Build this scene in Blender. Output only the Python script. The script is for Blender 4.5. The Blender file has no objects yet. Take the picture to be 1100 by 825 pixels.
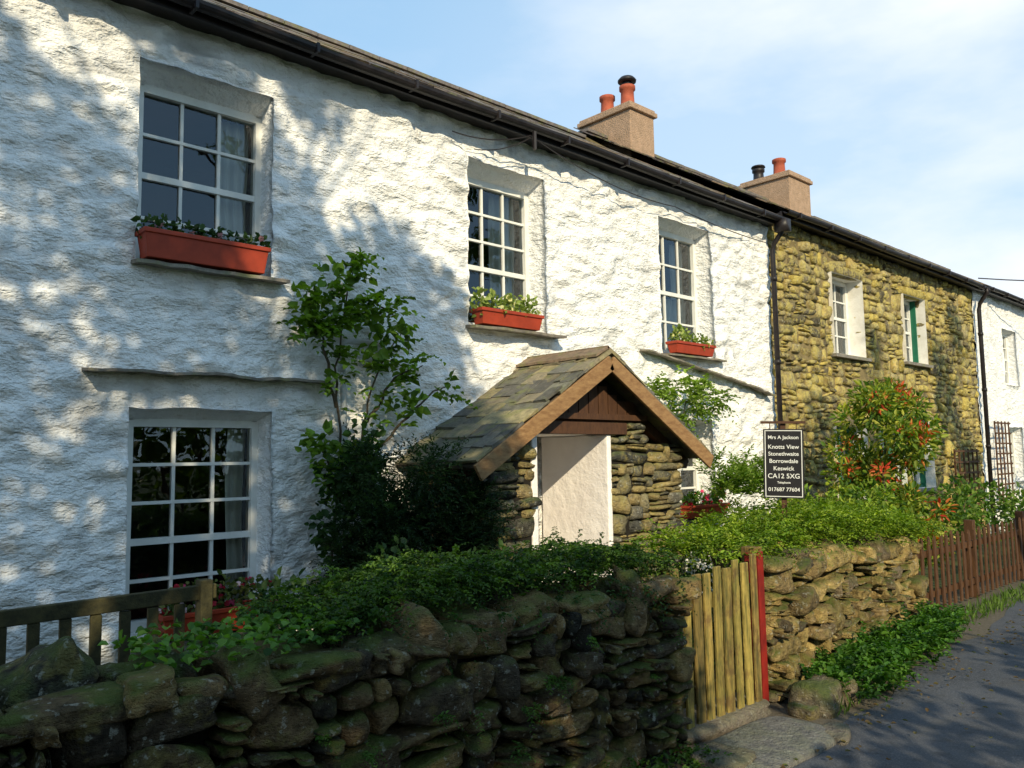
import bpy, math, random
import numpy as np
from mathutils import Vector, Matrix, noise
random.seed(7); rng=np.random.default_rng(7)
scn=bpy.context.scene
COL=bpy.context.collection
R=math.radians
# ------------------------------------------------------------------ camera
yaw=R(47.2); p=R(5.25); rho=R(0.9)
fh=Vector((math.cos(yaw),math.sin(yaw),0)); zz=Vector((0,0,1)); r0=Vector((math.sin(yaw),-math.cos(yaw),0))
f=fh*math.cos(p)+zz*math.sin(p); u0=-fh*math.sin(p)+zz*math.cos(p)
u=math.cos(rho)*u0+math.sin(rho)*r0; r=math.cos(rho)*r0-math.sin(rho)*u0
cd=bpy.data.cameras.new("camera"); cam=bpy.data.objects.new("camera",cd); COL.objects.link(cam)
M=Matrix((r,u,-f)).transposed().to_4x4(); M.translation=Vector((0,0,1.6)); cam.matrix_world=M
cd.lens=36*875/1100; cd.clip_start=.05; cd.clip_end=3000; scn.camera=cam
# ------------------------------------------------------------------ light
SX,SY,EL=-.52,-.8542,R(29)
L=Vector((SX*math.cos(EL),SY*math.cos(EL),math.sin(EL)))
sd=bpy.data.lights.new("sun",'SUN'); so=bpy.data.objects.new("sun",sd); COL.objects.link(so)
sd.energy=5.0; sd.angle=R(.5); sd.color=(1,.87,.60)
so.rotation_euler=(-L).to_track_quat('-Z','Y').to_euler(); so.location=(-20,-25,22)
w=bpy.data.worlds.new("World"); scn.world=w; w.use_nodes=True
nt=w.node_tree; N=nt.nodes; LK=nt.links
sk=N.new("ShaderNodeTexSky"); sk.sky_type='NISHITA'; sk.sun_disc=False
sk.sun_elevation=EL; sk.sun_rotation=math.atan2(SX,SY)%(2*math.pi); sk.air_density=1.0; sk.dust_density=.4; sk.ozone_density=2.0
tc=N.new("ShaderNodeTexCoord"); mp=N.new("ShaderNodeMapping"); mp.inputs['Scale'].default_value=(1,1,2.6)
mp.inputs['Location'].default_value=(.35,.1,0)
nz=N.new("ShaderNodeTexNoise"); nz.inputs['Scale'].default_value=1.9; nz.inputs['Detail'].default_value=6; nz.inputs['Roughness'].default_value=.55
cr=N.new("ShaderNodeMapRange"); cr.inputs[1].default_value=.38; cr.inputs[2].default_value=.64
dt=N.new("ShaderNodeVectorMath"); dt.operation='DOT_PRODUCT'; dt.inputs[1].default_value=(.96,.25,.10)
dr=N.new("ShaderNodeMapRange"); dr.interpolation_type='SMOOTHSTEP'; dr.inputs[1].default_value=.60; dr.inputs[2].default_value=1.0; dr.inputs[3].default_value=.16; dr.inputs[4].default_value=1.0
cm=N.new("ShaderNodeMath"); cm.operation='MULTIPLY_ADD'; cm.inputs[1].default_value=.66
hz=N.new("ShaderNodeMath"); hz.operation='MULTIPLY'; hz.inputs[1].default_value=.38
h0=N.new("ShaderNodeMixRGB"); h0.inputs[0].default_value=.60; h0.inputs[2].default_value=(2.7,5.2,7.6,1)
mx=N.new("ShaderNodeMixRGB"); mx.inputs[2].default_value=(6.9,7.2,7.6,1)
LK.new(tc.outputs['Generated'],mp.inputs[0]); LK.new(mp.outputs[0],nz.inputs[0]); LK.new(nz.outputs[0],cr.inputs[0])
LK.new(tc.outputs['Generated'],dt.inputs[0]); LK.new(dt.outputs['Value'],dr.inputs[0])
c2=N.new("ShaderNodeMath"); c2.operation='MULTIPLY'; LK.new(cr.outputs[0],c2.inputs[0]); LK.new(dr.outputs[0],c2.inputs[1])
LK.new(dr.outputs[0],hz.inputs[0]); LK.new(c2.outputs[0],cm.inputs[0]); LK.new(hz.outputs[0],cm.inputs[2]); cm.use_clamp=True
LK.new(sk.outputs[0],h0.inputs[1]); LK.new(h0.outputs[0],mx.inputs[1]); LK.new(cm.outputs[0],mx.inputs[0]); LK.new(mx.outputs[0],N["Background"].inputs[0])
N["Background"].inputs[1].default_value=.15
vs=scn.view_settings; vs.view_transform='Standard'; vs.look='None'; vs.exposure=0
# ------------------------------------------------------------------ materials
def mat(name,build):
    m=bpy.data.materials.new(name); m.use_nodes=True; nt=m.node_tree
    b=nt.nodes["Principled BSDF"]; build(nt,b); return m
def nd(nt,t,**k):
    n=nt.nodes.new("ShaderNode"+t)
    return n
def coords(nt,scale=(1,1,1)):
    g=nd(nt,"NewGeometry"); m=nd(nt,"Mapping"); m.inputs['Scale'].default_value=scale
    nt.links.new(g.outputs['Position'],m.inputs[0]); return m.outputs[0]
def nse(nt,c,scale,detail=5,rough=.6,lo=.4,hi=.6):
    n=nd(nt,"TexNoise"); n.inputs['Scale'].default_value=scale; n.inputs['Detail'].default_value=min(detail,3.5); n.inputs['Roughness'].default_value=rough
    nt.links.new(c,n.inputs['Vector'])
    m=nd(nt,"MapRange"); m.inputs[1].default_value=lo; m.inputs[2].default_value=hi
    nt.links.new(n.outputs[0],m.inputs[0]); return m.outputs[0]
def mixc(nt,fac,a,b,mode='MIX'):
    m=nd(nt,"MixRGB"); m.blend_type=mode
    for i,v in ((0,fac),(1,a),(2,b)):
        if hasattr(v,'links'): nt.links.new(v,m.inputs[i])
        elif i==0: m.inputs[0].default_value=v
        else: m.inputs[i].default_value=(*v,1)
    return m.outputs[0]
def bump(nt,b,h,strength=.5,dist=.02):
    n=nd(nt,"Bump"); n.inputs['Strength'].default_value=strength; n.inputs['Distance'].default_value=dist
    nt.links.new(h,n.inputs['Height']); nt.links.new(n.outputs[0],b.inputs['Normal'])
def mul(nt,a,b,op='MULTIPLY'):
    m=nd(nt,"Math"); m.operation=op
    for i,v in ((0,a),(1,b)):
        if hasattr(v,'links'): nt.links.new(v,m.inputs[i])
        else: m.inputs[i].default_value=v
    return m.outputs[0]
def simple(name,c1,c2,scale=8,rough=.7,bmp=.3,bd=.005,stretch=(1,1,1),spec=.3):
    def bl(nt,b):
        c=coords(nt,stretch); n=nse(nt,c,scale,6,.65,.3,.7)
        nt.links.new(mixc(nt,n,c1,c2),b.inputs['Base Color']); b.inputs['Roughness'].default_value=rough
        b.inputs['Specular IOR Level'].default_value=spec
        if bmp: bump(nt,b,nse(nt,c,scale*5,3,.7,.2,.8),bmp,bd)
    return mat(name,bl)
def white_build(nt,b):
    c=coords(nt); cs=coords(nt,(1,1,1.9))
    n1=nse(nt,c,1.3,4,.6,.35,.7)
    a=mixc(nt,n1,(.93,.92,.90),(.86,.86,.86))
    a=mixc(nt,mul(nt,nse(nt,cs,13,4,.75,.57,.68),.42),a,(.52,.47,.38))
    a=mixc(nt,mul(nt,nse(nt,coords(nt,(1,1,1.4)),3.3,4,.7,.58,.74),.35),a,(.60,.58,.54))
    a=mixc(nt,mul(nt,nse(nt,coords(nt,(9,9,.7)),1.0,4,.7,.62,.75),.22),a,(.45,.45,.36))
    g=nd(nt,"NewGeometry"); s=nd(nt,"SeparateXYZ"); nt.links.new(g.outputs['Position'],s.inputs[0])
    mr=nd(nt,"MapRange"); mr.inputs[1].default_value=.9; mr.inputs[2].default_value=0; nt.links.new(s.outputs[2],mr.inputs[0])
    a=mixc(nt,mul(nt,mr.outputs[0],mul(nt,nse(nt,c,5,4,.6,.35,.65),.7)),a,(.33,.33,.25))
    cv=nd(nt,"VertexColor"); cv.layer_name="Col"; a=mixc(nt,1,a,cv.outputs[0],'MULTIPLY')
    nt.links.new(a,b.inputs['Base Color']); b.inputs['Roughness'].default_value=.85; b.inputs['Specular IOR Level'].default_value=.12
    h=mul(nt,nse(nt,cs,9,4,.62,.25,.75),mul(nt,nse(nt,cs,46,2,.6,.2,.8),.18),'ADD')
    bump(nt,b,h,.75,.042)
m_white=mat("whitewashed_rubble",white_build)
def white2(nt,b):
    c=coords(nt); a=mixc(nt,nse(nt,c,6,5,.6,.4,.7),(.84,.81,.75),(.70,.66,.58))
    nt.links.new(a,b.inputs['Base Color']); b.inputs['Roughness'].default_value=.8; bump(nt,b,nse(nt,c,18,5,.7,.2,.8),.4,.01)
m_plaster=mat("white_plaster",white2)
def cream(nt,b):
    c=coords(nt); a=mixc(nt,nse(nt,c,3,5,.6,.4,.7),(.92,.86,.82),(.84,.77,.73))
    nt.links.new(a,b.inputs['Base Color']); b.inputs['Roughness'].default_value=.8; bump(nt,b,nse(nt,c,9,5,.7,.2,.8),.5,.02)
m_cream=mat("cream_plaster",cream)
def stone_mat(name,lichen,moss,lam=.5,mam=.6,bs=1,dark=(.35,.35,.35),lo=.52):
    def bl(nt,b):
        c=coords(nt); at=nd(nt,"VertexColor"); at.layer_name="Col"
        a=mixc(nt,1,at.outputs[0],mixc(nt,nse(nt,c,16,4,.7,.3,.7),dark,(1.35,1.3,1.2)),'MULTIPLY')
        a=mixc(nt,mul(nt,nse(nt,c,7,4,.75,lo,lo+.12),lam),a,lichen)
        a=mixc(nt,mul(nt,nse(nt,c,31,3,.6,.6,.66),lam*.8),a,(.50,.50,.42))
        g=nd(nt,"NewGeometry"); s=nd(nt,"SeparateXYZ"); nt.links.new(g.outputs['Normal'],s.inputs[0])
        mr=nd(nt,"MapRange"); mr.inputs[1].default_value=.05; mr.inputs[2].default_value=.7; nt.links.new(s.outputs[2],mr.inputs[0])
        a=mixc(nt,mul(nt,mr.outputs[0],mul(nt,nse(nt,c,4,4,.7,.42,.56),mam)),a,moss)
        nt.links.new(a,b.inputs['Base Color']); b.inputs['Roughness'].default_value=.85; b.inputs['Specular IOR Level'].default_value=.2
        h=mul(nt,nse(nt,coords(nt,(1,1,2)),22,4,.75,.2,.8),mul(nt,nse(nt,c,90,3,.7,.2,.8),.3),'ADD'); bump(nt,b,h,1.0,.022*bs)
    return mat(name,bl)
m_gstone=stone_mat("mossy_field_stone",(.24,.20,.06),(.05,.08,.010),.5,.8,1,(.25,.24,.21))
m_hstone=stone_mat("lichened_rubble_stone",(.66,.54,.16),(.30,.26,.06),.65,.4,dark=(.5,.46,.38),lo=.46)
m_pstone=stone_mat("slate_rubble",(.44,.35,.11),(.10,.13,.03),.5,.5)
m_core=simple("dark_joint_earth",(.010,.008,.006),(.022,.018,.013),12,.95)
m_mortar=simple("ochre_mortar",(.15,.115,.05),(.25,.19,.09),12,.95)
def vcol(name,rough=.8,bscale=30,bd=.006,var=.4):
    def bl(nt,b):
        c=coords(nt); at=nd(nt,"VertexColor"); at.layer_name="Col"
        a=mixc(nt,1,at.outputs[0],mixc(nt,nse(nt,c,bscale*.5,4,.7,.3,.7),(1-var,)*3,(1+var,1+var*.9,1+var*.8)),'MULTIPLY')
        a=mixc(nt,mul(nt,nse(nt,c,6,4,.7,.50,.66),.6),a,(.17,.18,.05))
        nt.links.new(a,b.inputs['Base Color']); b.inputs['Roughness'].default_value=rough; bump(nt,b,nse(nt,c,bscale,4,.7,.2,.8),.7,bd)
    return mat(name,bl)
m_slate=vcol("roof_slate",.75)
def leafm(nt,b):
    at=nd(nt,"VertexColor"); at.layer_name="Col"
    nt.links.new(at.outputs[0],b.inputs['Base Color']); b.inputs['Roughness'].default_value=.5; b.inputs['Specular IOR Level'].default_value=.2
    tr=nd(nt,"BsdfTranslucent"); hs=nd(nt,"HueSaturation"); hs.inputs['Value'].default_value=1.5; hs.inputs['Saturation'].default_value=1.15
    nt.links.new(at.outputs[0],hs.inputs['Color']); nt.links.new(hs.outputs[0],tr.inputs[0])
    ms=nd(nt,"MixShader"); ms.inputs[0].default_value=.38
    nt.links.new(b.outputs[0],ms.inputs[1]); nt.links.new(tr.outputs[0],ms.inputs[2]); nt.links.new(ms.outputs[0],nt.nodes["Material Output"].inputs[0])
m_leaf=mat("leaf",leafm)
m_bark=simple("bark",(.07,.05,.03),(.14,.11,.07),14,.9,.7,.02,(3,3,.6))
m_barge=simple("bargeboard_timber",(.20,.10,.04),(.36,.21,.09),7,.7,.5,.004,(2,2,6))
m_dtimber=simple("dark_timber",(.05,.022,.012),(.10,.045,.02),9,.7,.5,.004,(4,4,1))
def gatew(nt,b):
    c=coords(nt,(5,5,.7)); at=nd(nt,"VertexColor"); at.layer_name="Col"
    a=mixc(nt,nse(nt,c,6,4,.7,.34,.64),(.09,.09,.016),(.42,.31,.07)); a=mixc(nt,mul(nt,nse(nt,coords(nt),9,4,.7,.5,.66),.6),a,(.11,.05,.018))
    a=mixc(nt,1,a,at.outputs[0],'MULTIPLY'); nt.links.new(a,b.inputs['Base Color']); b.inputs['Roughness'].default_value=.8; bump(nt,b,nse(nt,c,24,3,.7,.2,.8),.8,.008)
m_gatewood=mat("mossy_gate_timber",gatew)
m_fence=simple("brown_fence_timber",(.045,.02,.010),(.13,.06,.024),10,.8,.5,.004,(5,5,.8))
m_bench=simple("algae_bench_timber",(.022,.021,.009),(.065,.056,.02),10,.8,.5,.004,(2,2,2))
m_black=simple("black_painted_iron",(.012,.010,.012),(.03,.024,.024),9,.45,.15,.002)
m_red=simple("red_paint",(.28,.018,.011),(.15,.011,.008),9,.6,.2,.002)
m_trough=simple("terracotta_plastic",(.42,.055,.022),(.28,.038,.016),7,.5,.12,.002)
m_pot=simple("terracotta",(.42,.10,.05),(.28,.06,.03),9,.75,.3,.004)
m_render=simple("roughcast_chimney",(.50,.33,.22),(.34,.23,.15),9,.9,.9,.02)
m_frame=simple("white_gloss_paint",(.80,.79,.74),(.68,.67,.62),6,.45,.1,.002)
m_green=simple("green_paint",(.02,.16,.09),(.015,.12,.07),9,.5,.15,.002)
m_pipe=simple("white_pipe",(.55,.56,.56),(.42,.43,.42),9,.5,.15,.002)
m_soil=simple("soil",(.03,.02,.012),(.06,.04,.025),20,.95,.6,.02)
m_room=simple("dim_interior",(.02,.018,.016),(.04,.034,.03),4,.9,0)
m_curtain=simple("curtain",(.72,.69,.62),(.60,.57,.5),3,.9,0)
def glass(nt,b):
    for n in list(nt.nodes):
        if n.type=='BSDF_PRINCIPLED': nt.nodes.remove(n)
    gl=nd(nt,"BsdfGlossy"); gl.inputs['Roughness'].default_value=.01; gl.inputs[0].default_value=(.9,.95,1,1)
    tr=nd(nt,"BsdfTransparent"); tr.inputs[0].default_value=(.85,.9,.88,1)
    fr=nd(nt,"Fresnel"); fr.inputs[0].default_value=1.6
    n=nd(nt,"Bump"); n.inputs['Strength'].default_value=.10; n.inputs['Distance'].default_value=.02
    nt.links.new(nse(nt,coords(nt),2.5,2,.5,.2,.8),n.inputs['Height']); nt.links.new(n.outputs[0],gl.inputs['Normal']); 
    ms=nd(nt,"MixShader"); nt.links.new(mul(nt,fr.outputs[0],1.4),ms.inputs[0]); nt.links.new(tr.outputs[0],ms.inputs[1]); nt.links.new(gl.outputs[0],ms.inputs[2])
    nt.links.new(ms.outputs[0],nt.nodes["Material Output"].inputs[0])
m_glass=mat("old_window_glass",glass)
def asphalt(nt,b):
    c=coords(nt); a=mixc(nt,nse(nt,c,1.2,4,.6,.3,.7),(.045,.050,.062),(.085,.09,.105)); a=mixc(nt,mul(nt,nse(nt,c,110,3,.6,.5,.7),.8),a,(.17,.17,.18))
    a=mixc(nt,mul(nt,nse(nt,c,7,4,.75,.52,.68),.6),a,(.028,.028,.032)); a=mixc(nt,mul(nt,nse(nt,coords(nt,(.25,1.6,1)),2,4,.7,.55,.7),.35),a,(.12,.105,.085))
    nt.links.new(a,b.inputs['Base Color']); b.inputs['Roughness'].default_value=.8; bump(nt,b,nse(nt,c,130,3,.7,.2,.8),.9,.012)
m_road=mat("asphalt",asphalt)
def grassg(nt,b):
    c=coords(nt); a=mixc(nt,nse(nt,c,3,4,.7,.35,.65),(.035,.05,.014),(.07,.10,.02)); a=mixc(nt,nse(nt,c,14,4,.7,.55,.65),a,(.08,.06,.035))
    nt.links.new(a,b.inputs['Base Color']); b.inputs['Roughness'].default_value=.95; bump(nt,b,nse(nt,c,40,4,.7,.2,.8),.8,.03)
m_ground=mat("grassy_earth",grassg)
m_verge=simple("gritty_verge",(.10,.085,.06),(.18,.15,.11),30,.95,.8,.015)
m_sign=simple("sign_black",(.012,.011,.013),(.02,.018,.02),5,.4,0)
m_signw=simple("sign_white",(.75,.74,.70),(.70,.69,.65),5,.5,0)
# ------------------------------------------------------------------ mesh helpers
def empty(name,loc=(0,0,0)):
    o=bpy.data.objects.new(name,None); COL.objects.link(o); o.location=loc; o.empty_display_size=.2; return o
class MB:
    def __init__(s): s.v=[];s.f=[];s.m=[];s.c=[];s.n=0
    def add(s,v,f,mi=0,col=(1,1,1)):
        v=[tuple(a) for a in v]; s.v+=v; s.f+=[tuple(i+s.n for i in q) for q in f]; s.m+=[mi]*len(f); s.c+=[col]*len(v); s.n+=len(v)
    def box(s,x0,x1,y0,y1,z0,z1,mi=0,col=(1,1,1)):
        s.add([(x,y,z) for x in(x0,x1) for y in (y0,y1) for z in (z0,z1)],[(0,1,3,2),(4,6,7,5),(0,4,5,1),(2,3,7,6),(0,2,6,4),(1,5,7,3)],mi,col)
    def obox(s,c,ax,ay,az,mi=0,col=(1,1,1),jit=0):
        c=Vector(c);ax=Vector(ax);ay=Vector(ay);az=Vector(az)
        vs=[c+ax*i+ay*j+az*k+Vector([random.uniform(-jit,jit) for _ in range(3)]) for i in(-.5,.5) for j in(-.5,.5) for k in(-.5,.5)]
        s.add(vs,[(0,1,3,2),(4,6,7,5),(0,4,5,1),(2,3,7,6),(0,2,6,4),(1,5,7,3)],mi,col)
    def beam(s,a,b,wd,ht,mi=0,col=(1,1,1),upv=(0,0,1)):
        a=Vector(a);b=Vector(b);d=b-a; sd_=d.cross(Vector(upv)).normalized(); upn=sd_.cross(d).normalized()
        s.obox((a+b)/2,d,sd_*wd,upn*ht,mi,col)
    def tube(s,pts,rad,seg=8,mi=0,col=(1,1,1),cap=True):
        pts=[Vector(q) for q in pts]; k=len(pts)
        if not hasattr(rad,'__len__'): rad=[rad]*k
        vs=[]
        for i,q in enumerate(pts):
            d=(pts[min(i+1,k-1)]-pts[max(i-1,0)]).normalized()
            a=d.cross(Vector((0.13,0.31,.94)) if abs(d.z)<.9 else Vector((1,.1,0))).normalized(); b=d.cross(a)
            vs+=[q+(a*math.cos(t)+b*math.sin(t))*rad[i] for t in [2*math.pi*j/seg for j in range(seg)]]
        fs=[(i*seg+j,i*seg+(j+1)%seg,(i+1)*seg+(j+1)%seg,(i+1)*seg+j) for i in range(k-1) for j in range(seg)]
        if cap: fs+=[tuple(range(seg))[::-1],tuple((k-1)*seg+j for j in range(seg))]
        s.add(vs,fs,mi,col)
    def build(s,name,mats,parent=None,smooth=False,bevel=0):
        me=bpy.data.meshes.new(name); me.from_pydata(s.v,[],s.f)
        for m in mats: me.materials.append(m)
        me.polygons.foreach_set("material_index",s.m)
        at=me.color_attributes.new("Col",'FLOAT_COLOR','POINT'); a=np.ones((len(s.v),4),np.float32); a[:,:3]=np.array(s.c,np.float32); at.data.foreach_set("color",a.ravel())
        if smooth: me.polygons.foreach_set("use_smooth",[True]*len(me.polygons))
        me.update(); o=bpy.data.objects.new(name,me); COL.objects.link(o)
        if parent: o.parent=parent; o.matrix_parent_inverse=parent.matrix_basis.inverted() 
        if bevel: 
            bm=o.modifiers.new("bevel",'BEVEL'); bm.width=bevel; bm.segments=2; bm.limit_method='ANGLE'
        return o
def npmesh(name,V,F,C,mat_,parent=None,smooth=False):
    V=np.asarray(V,np.float32);F=np.asarray(F,np.int32);k=F.shape[1]
    me=bpy.data.meshes.new(name); me.vertices.add(len(V)); me.vertices.foreach_set("co",V.ravel())
    me.loops.add(F.size); me.loops.foreach_set("vertex_index",F.ravel())
    me.polygons.add(len(F)); me.polygons.foreach_set("loop_start",np.arange(0,F.size,k,dtype=np.int32)); me.polygons.foreach_set("loop_total",np.full(len(F),k,np.int32))
    if smooth: me.polygons.foreach_set("use_smooth",np.ones(len(F),bool))
    me.update(calc_edges=True)
    if C is not None:
        at=me.color_attributes.new("Col",'FLOAT_COLOR','POINT'); a=np.ones((len(V),4),np.float32); a[:,:3]=C; at.data.foreach_set("color",a.ravel())
    me.materials.append(mat_); o=bpy.data.objects.new(name,me); COL.objects.link(o)
    if parent: o.parent=parent; o.matrix_parent_inverse=parent.matrix_basis.inverted()
    return o
# --- stones
def cubesphere(n,e):
    idx={};V=[];F=[]
    def vid(pt):
        k=tuple(round(a,4) for a in pt)
        if k not in idx: idx[k]=len(V);V.append(pt)
        return idx[k]
    for ax in range(3):
        for sg in(-1,1):
            for i in range(n):
                for j in range(n):
                    q=[]
                    for a,b in((0,0),(1,0),(1,1),(0,1)):
                        pt=[0,0,0];pt[ax]=sg;pt[(ax+1)%3]=-1+2*(i+a)/n;pt[(ax+2)%3]=-1+2*(j+b)/n; q.append(vid(tuple(pt)))
                    F.append(q if sg>0 else q[::-1])
    V=np.array(V,float); nr=(np.abs(V)**e).sum(1)**(1/e); return V/nr[:,None],np.array(F)
TPL={n:cubesphere(n,5.0) for n in(2,3,5,6)}
def stones(name,items,n,mat_,parent,amp=.12,cornerj=.12):
    T,F=TPL[n]; Vs=[];Fs=[];Cs=[];k=0
    for c,ax,ay,az,col in items:
        cj=rng.uniform(-cornerj,cornerj,(8,3)); Tn=T.copy(); tri=np.zeros_like(T)
        for q in range(8):
            sgn=np.array([(q&1)*2-1,(q>>1&1)*2-1,(q>>2&1)*2-1]); wq=np.prod((1+T*sgn)/2,axis=1); tri+=wq[:,None]*cj[q]
        ph=rng.uniform(0,6.28,(4,)); fr=rng.normal(0,2.6,(4,3))
        d=sum(np.sin(T@fr[i]+ph[i]) for i in range(4))/4*amp
        Tn=(T*(1+d[:,None]))+tri
        V=np.array(c)+Tn[:,:1]*np.array(ax)+Tn[:,1:2]*np.array(ay)+Tn[:,2:]*np.array(az)
        Vs.append(V);Fs.append(F+k);k+=len(T);Cs.append(np.tile(col,(len(T),1)))
    return npmesh(name,np.vstack(Vs),np.vstack(Fs),np.vstack(Cs),mat_,parent,True)
def guil(x0,x1,z0,z1,tw,th,out,vr=.6):
    w_=x1-x0;h_=z1-z0; tw2=tw*random.uniform(1-vr*.8,1+vr*1.3); th2=th*random.uniform(1-vr*.75,1+vr*1.4)
    if w_<=tw2 and h_<=th2: out.append((x0,x1,z0,z1));return
    if w_/tw2>h_/th2: s=x0+w_*random.uniform(.32,.68); guil(x0,s,z0,z1,tw,th,out,vr);guil(s,x1,z0,z1,tw,th,out,vr)
    else: s=z0+h_*random.uniform(.32,.68); guil(x0,x1,z0,s,tw,th,out,vr);guil(x0,x1,s,z1,tw,th,out,vr)
def clip(rc,ops):
    for (a,b,c,d) in ops:
        x0,x1,z0,z1=rc
        if x1<=a or x0>=b or z1<=c or z0>=d: continue
        cand=[(x0,min(x1,a),z0,z1),(max(x0,b),x1,z0,z1),(x0,x1,z0,min(z1,c)),(x0,x1,max(z0,d),z1)]
        cand=[q for q in cand if q[1]-q[0]>.03 and q[3]-q[2]>.025]
        if not cand: return None
        rc=max(cand,key=lambda q:(q[1]-q[0])*(q[3]-q[2]))
    return rc
def pick(pal,v=.2):
    c=np.array(random.choice(pal)); return c*random.uniform(1-v,1+v)
def stone_face(O,U,Wn,w_,h_,tw,th,depth,pal,ops=(),gap=.006,prot=.02,vr=.6,cv=.25,tilt=.13):
    rs=[];guil(0,w_,0,h_,tw,th,rs,vr);it=[];U=Vector(U);Wn=Vector(Wn);O=Vector(O)
    for rc in rs:
        rc=clip(rc,ops)
        if not rc: continue
        a,b,c,d=rc; dp=depth*random.uniform(.7,1.2)
        cen=O+U*((a+b)/2)+Vector((0,0,(c+d)/2))+Wn*(-dp/2+random.uniform(0,prot))
        t=random.uniform(-tilt,tilt); hx=max((b-a)/2-gap,.01)*1.05;hz=max((d-c)/2-gap,.01)*1.05
        it.append((cen,U*hx*math.cos(t)+Vector((0,0,hx*math.sin(t))),Wn*(-dp/2),Vector((0,0,hz*math.cos(t)))-U*hz*math.sin(t),pick(pal,cv)))
    return it
# --- leaves
def nrm(a): return a/(np.linalg.norm(a,axis=1,keepdims=True)+1e-9)
def leafmesh(name,P,D,Nn,Ln,Wd,C,parent=None,fold=.25):
    n=len(P); D=nrm(np.asarray(D,float)); S=nrm(np.cross(D,Nn)); Nn=np.cross(S,D)
    Ln=np.broadcast_to(Ln,(n,))[:,None];Wd=np.broadcast_to(Wd,(n,))[:,None]
    V=np.empty((n,6,3)); V[:,0]=P; V[:,1]=P+D*Ln*.30+S*Wd*.5+Nn*Wd*fold; V[:,2]=P+D*Ln*.68+S*Wd*.38+Nn*Wd*fold
    V[:,3]=P+D*Ln-Nn*Wd*.2; V[:,4]=P+D*Ln*.68-S*Wd*.38+Nn*Wd*fold; V[:,5]=P+D*Ln*.30-S*Wd*.5+Nn*Wd*fold
    b=np.arange(n)[:,None]*6; F=np.vstack([b+np.array([[0,1,2,3]]),b+np.array([[0,3,4,5]])])
    Cc=np.repeat(C,6,axis=0); return npmesh(name,V.reshape(-1,3),F,Cc,m_leaf,parent)
def cols(n,pal,v=.3,P=None):
    pal=np.array(pal); t=rng.random(n)*(len(pal)-1); i=t.astype(int).clip(0,len(pal)-2); t=(t-i)[:,None]
    return (pal[i]*(1-t)+pal[i+1]*t)*rng.uniform(1-v,1+v,(n,1))
def clumps(n,centers,rads,shell=.5):
    centers=np.array(centers,float);rads=np.array(rads,float)
    if rads.ndim==1: rads=np.repeat(rads[:,None],3,1)
    vol=rads.prod(1)**.75; k=rng.choice(len(centers),n,p=vol/vol.sum())
    d=nrm(rng.normal(size=(n,3))); rr=rng.random(n)**shell
    return centers[k]+d*rads[k]*rr[:,None],d
def bush(name,centers,rads,n,ln,wd,pal,parent=None,shell=.45,up=.6,v=.3):
    P,d=clumps(n,centers,rads,shell); s=rng.uniform(.6,1.3,n)
    D=d+rng.normal(0,.6,(n,3))+np.array([0,0,.1]); Nn=nrm(d*.7+rng.normal(0,.5,(n,3))+np.array([0,0,up]))
    return leafmesh(name,P,D,Nn,ln*s,wd*s,cols(n,pal,v),parent)
def sprigs(name,O,D,length,k,ln,wd,pal,parent=None,droop=.5,v=.25,spread=.9):
    n=len(O);D=nrm(np.asarray(D,float)); t=np.linspace(.08,1,k)
    L_=length*rng.uniform(.5,1.2,n)
    P=O[:,None,:]+D[:,None,:]*(t[None,:,None]*L_[:,None,None]); P[...,2]-=droop*(t[None,:]**2)*L_[:,None]
    T=np.repeat(D[:,None,:],k,1).copy(); T[...,2]-=2*droop*t[None,:]; T=T.reshape(-1,3);T=nrm(T)
    upv=nrm(rng.normal(0,.25,(n*k,3))+np.array([0,0,1])); S=nrm(np.cross(T,upv)); sg=np.tile(np.where(np.arange(k)%2,1,-1),n)[:,None]
    DD=T*.6+S*sg*spread+rng.normal(0,.2,(n*k,3)); base=cols(n,pal,v); C=np.repeat(base,k,0)*rng.uniform(.8,1.2,(n*k,1))
    sz=(np.tile(1.1-.6*t,n))*rng.uniform(.8,1.2,n*k)
    return leafmesh(name,P.reshape(-1,3),DD,upv,ln*sz,wd*sz,C,parent)
# ------------------------------------------------------------------ ground
g=MB(); g.add([(-400,-400,-.012),(400,-400,-.012),(400,400,-.012),(-400,400,-.012)],[(0,1,2,3)]); g.build("ground",[m_ground])
rd=MB()
xs=np.arange(-40,70,.5)
def edge(x): return 2.32+.5*min(max((x-4)/6,0),1)+.06*math.sin(x*2.1)+.04*math.sin(x*5.3)
v=[];fc=[]
for i,x in enumerate(xs):
    v+=[(x,-2.0,.0),(x,.3,.03),(x,edge(x),.0)]
for i in range(len(xs)-1):
    a=i*3;fc+=[(a,a+3,a+4,a+1),(a+1,a+4,a+5,a+2)]
rd.add(v,fc); rd.build("road",[m_road],smooth=True)
vg=MB();v=[];fc=[]
for i,x in enumerate(xs): v+=[(x,edge(x)-.08,-.004),(x,3.6,-.004)]
for i in range(len(xs)-1): a=i*2;fc+=[(a,a+2,a+3,a+1)]
vg.add(v,fc); vg.build("verge",[m_verge])
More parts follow.
